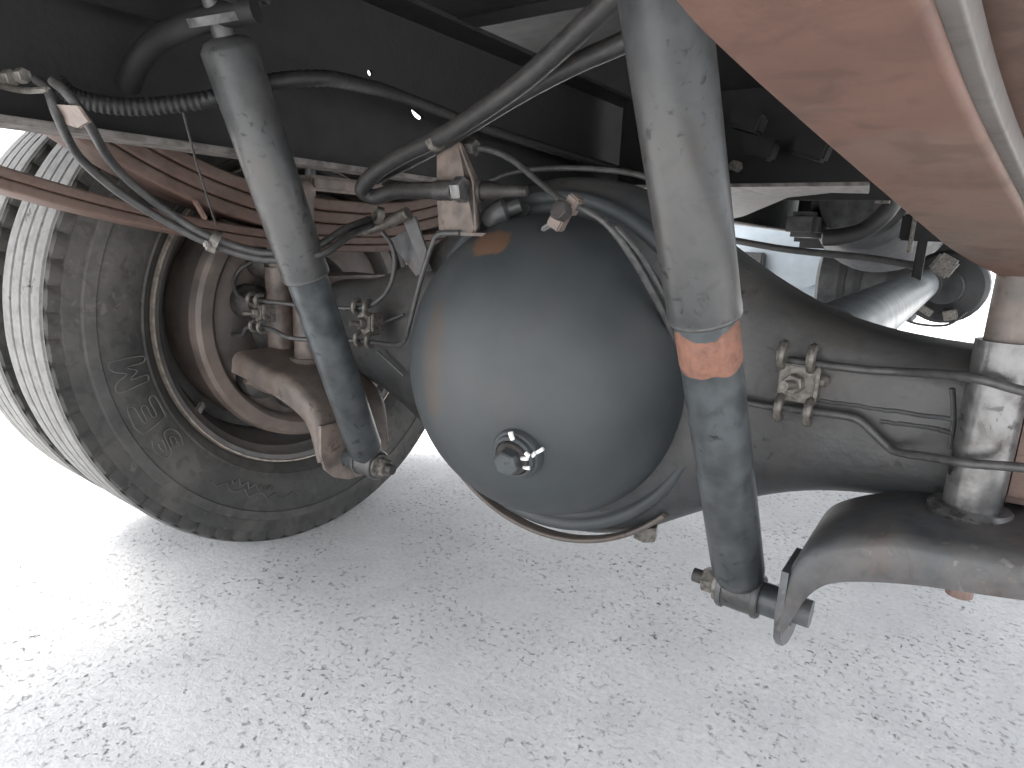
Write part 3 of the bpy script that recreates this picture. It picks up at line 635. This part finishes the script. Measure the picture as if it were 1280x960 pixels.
# left pipes and clips
LY = .665
line_clip(456, 404, LY, 1.0, 'pipe clip with a stud on the left axle tube beside the dome')
line_clip(323, 391, .60, .86, 'pipe clip near the left wheel hub, left of the shock absorber')
pipe('brake_pipe', 'upper thin brake pipe left of the dome curling up to the clevis block', 'brake pipe', ((316, 375, .60), (345, 378, .61), (400, 384, .635), (450, 385, LY), (468, 379, LY), (485, 362, LY), (493, 335, LY), (490, 308, .66), (478, 290, .655)), .0036)
pipe('brake_pipe', 'lower thin brake pipe from the hub clip up the dome side to the hose bracket', 'brake pipe', ((316, 408, .60), (340, 412, .605), (362, 422, .61), (400, 425, .63), (450, 426, LY), (490, 431, .645), (503, 428, .638), (510, 412, .63), (523, 360, .622), (540, 306, .618), (549, 293, .618), (575, 291, .62)), .0036, k=5)
pipe('brake_pipe', 'short curled pipe from the hub clip up into the left wheel', 'brake pipe', ((322, 375, .60), (305, 374, .60), (294, 362, .605), (294, 347, .615), (302, 335, .625), (314, 328, .64)), .0036)
pipe('brake_pipe', 'short bent pipe end below the hub clip in the left wheel', 'brake pipe', ((322, 408, .60), (308, 410, .60), (303, 419, .605), (290, 418, .61)), .0036)
pipe('brake_pipe', 'thin loop of pipe hanging inside the left brake drum', 'brake pipe', ((320, 335, .66), (305, 358, .655), (300, 372, .65), (299, 388, .645), (288, 403, .65)), .003)
# clevis block where the paired hoses end
cv = thing('hose_clevis', 'dusty clevis block where the paired hoses end left of the bracket', 'bracket', px(485, 275, Y=.645))
MB().tube([px(456, 287, Y=.64), px(482, 279, Y=.645), px(510, 266, Y=.65)], .0085, 12).build('block', 'zinc', cv)
MB().lathe([(0, .006), (0, .012), (.01, .012), (.01, .006)], px(477, 270, Y=.64), (-.4, -1, .2), 18, closed=True).build('ring', 'zinc', cv)
MB().plate([px(500, 268, Y=.66), px(518, 270, Y=.66), px(533, 312, Y=.675), px(528, 335, Y=.675)], (0, .004, 0)).build('strap', 'arm', cv)
# paired small hoses from the left, over the shock
h1 = ((46, 100, .268), (60, 112, .27), (72, 145, .275), (98, 195, .305), (150, 241, .345), (210, 278, .39), (262, 304, .425), (330, 324, .468), (400, 318, .51), (436, 295, .56), (465, 281, .63))
h2 = ((66, 101, .27), (84, 117, .275), (108, 150, .29), (135, 197, .325), (168, 232, .355), (218, 270, .395), (264, 296, .425), (330, 316, .468), (392, 309, .51), (430, 287, .56), (462, 274, .63))
pipe('small_hose', 'lower of the two thin hoses sagging across the left shock absorber', 'hose', h1, .0048, 'hose')
pipe('small_hose', 'upper of the two thin hoses sagging across the left shock absorber', 'hose', h2, .0048, 'hose')
bd_ = thing('hose_clamp', 'pale clamp binding the two thin hoses left of the shock absorber', 'clamp', px(266, 302, Y=.42))
MB().lathe([(-.005, .0115), (-.005, .0135), (.005, .0135), (.005, .0115)], px(268, 302, Y=.424), px(300, 316, Y=.45)-px(230, 286, Y=.40), 18, closed=True).build('band', 'zinc', bd_)
MB().box(px(259, 306, Y=.41), (.009, .007, .009)).build('screw', 'flange', bd_)
hg = thing('hose_guide', 'small rusty guide plate at the upper left holding the thin hoses', 'bracket', px(82, 142, Y=.28))
MB().plate([px(60, 130, Y=.272), px(96, 132, Y=.272), px(110, 152, Y=.285), px(96, 160, Y=.285), px(72, 152, Y=.28)], (0, .003, 0)).build('plate', 'bracket', hg)
ft = thing('hose_fitting', 'pair of small hex fittings at the far upper left end of the hoses', 'fitting', px(25, 98, Y=.26))
MB().hexa(px(8, 98, Y=.26), (1, .2, 0), .008, .012).build('nut', 'zinc', ft)
MB().hexa(px(24, 95, Y=.26), (1, .2, 0), .007, .010).build('nut', 'zinc', ft)
MB().tube([px(0, 108, Y=.26), px(30, 113, Y=.262), px(60, 112, Y=.268)], .003, 8).build('stem', 'zinc', ft)
tag(MB().tube([px(u, v, Y=y) for u, v, y in ((70, 102, .30), (95, 122, .315), (150, 133, .35), (210, 131, .39), (270, 122, .43), (330, 104, .47), (400, 98, .53), (450, 106, .62), (500, 120, .76), (600, 158, 1.0), (700, 190, 1.3), (850, 235, 1.9))], .0095, 12, 14, ribs=.07).build('wire_loom', 'loom'), 'dark corrugated cable loom along the left frame rail', 'cable')
pipe('tie_rod_wire', 'thin straight wire hanging from the cable loom to the leaf spring', 'wire', ((226, 130, .40), (246, 205, .43), (270, 281, .47)), .0014, 'dark', sm=False)
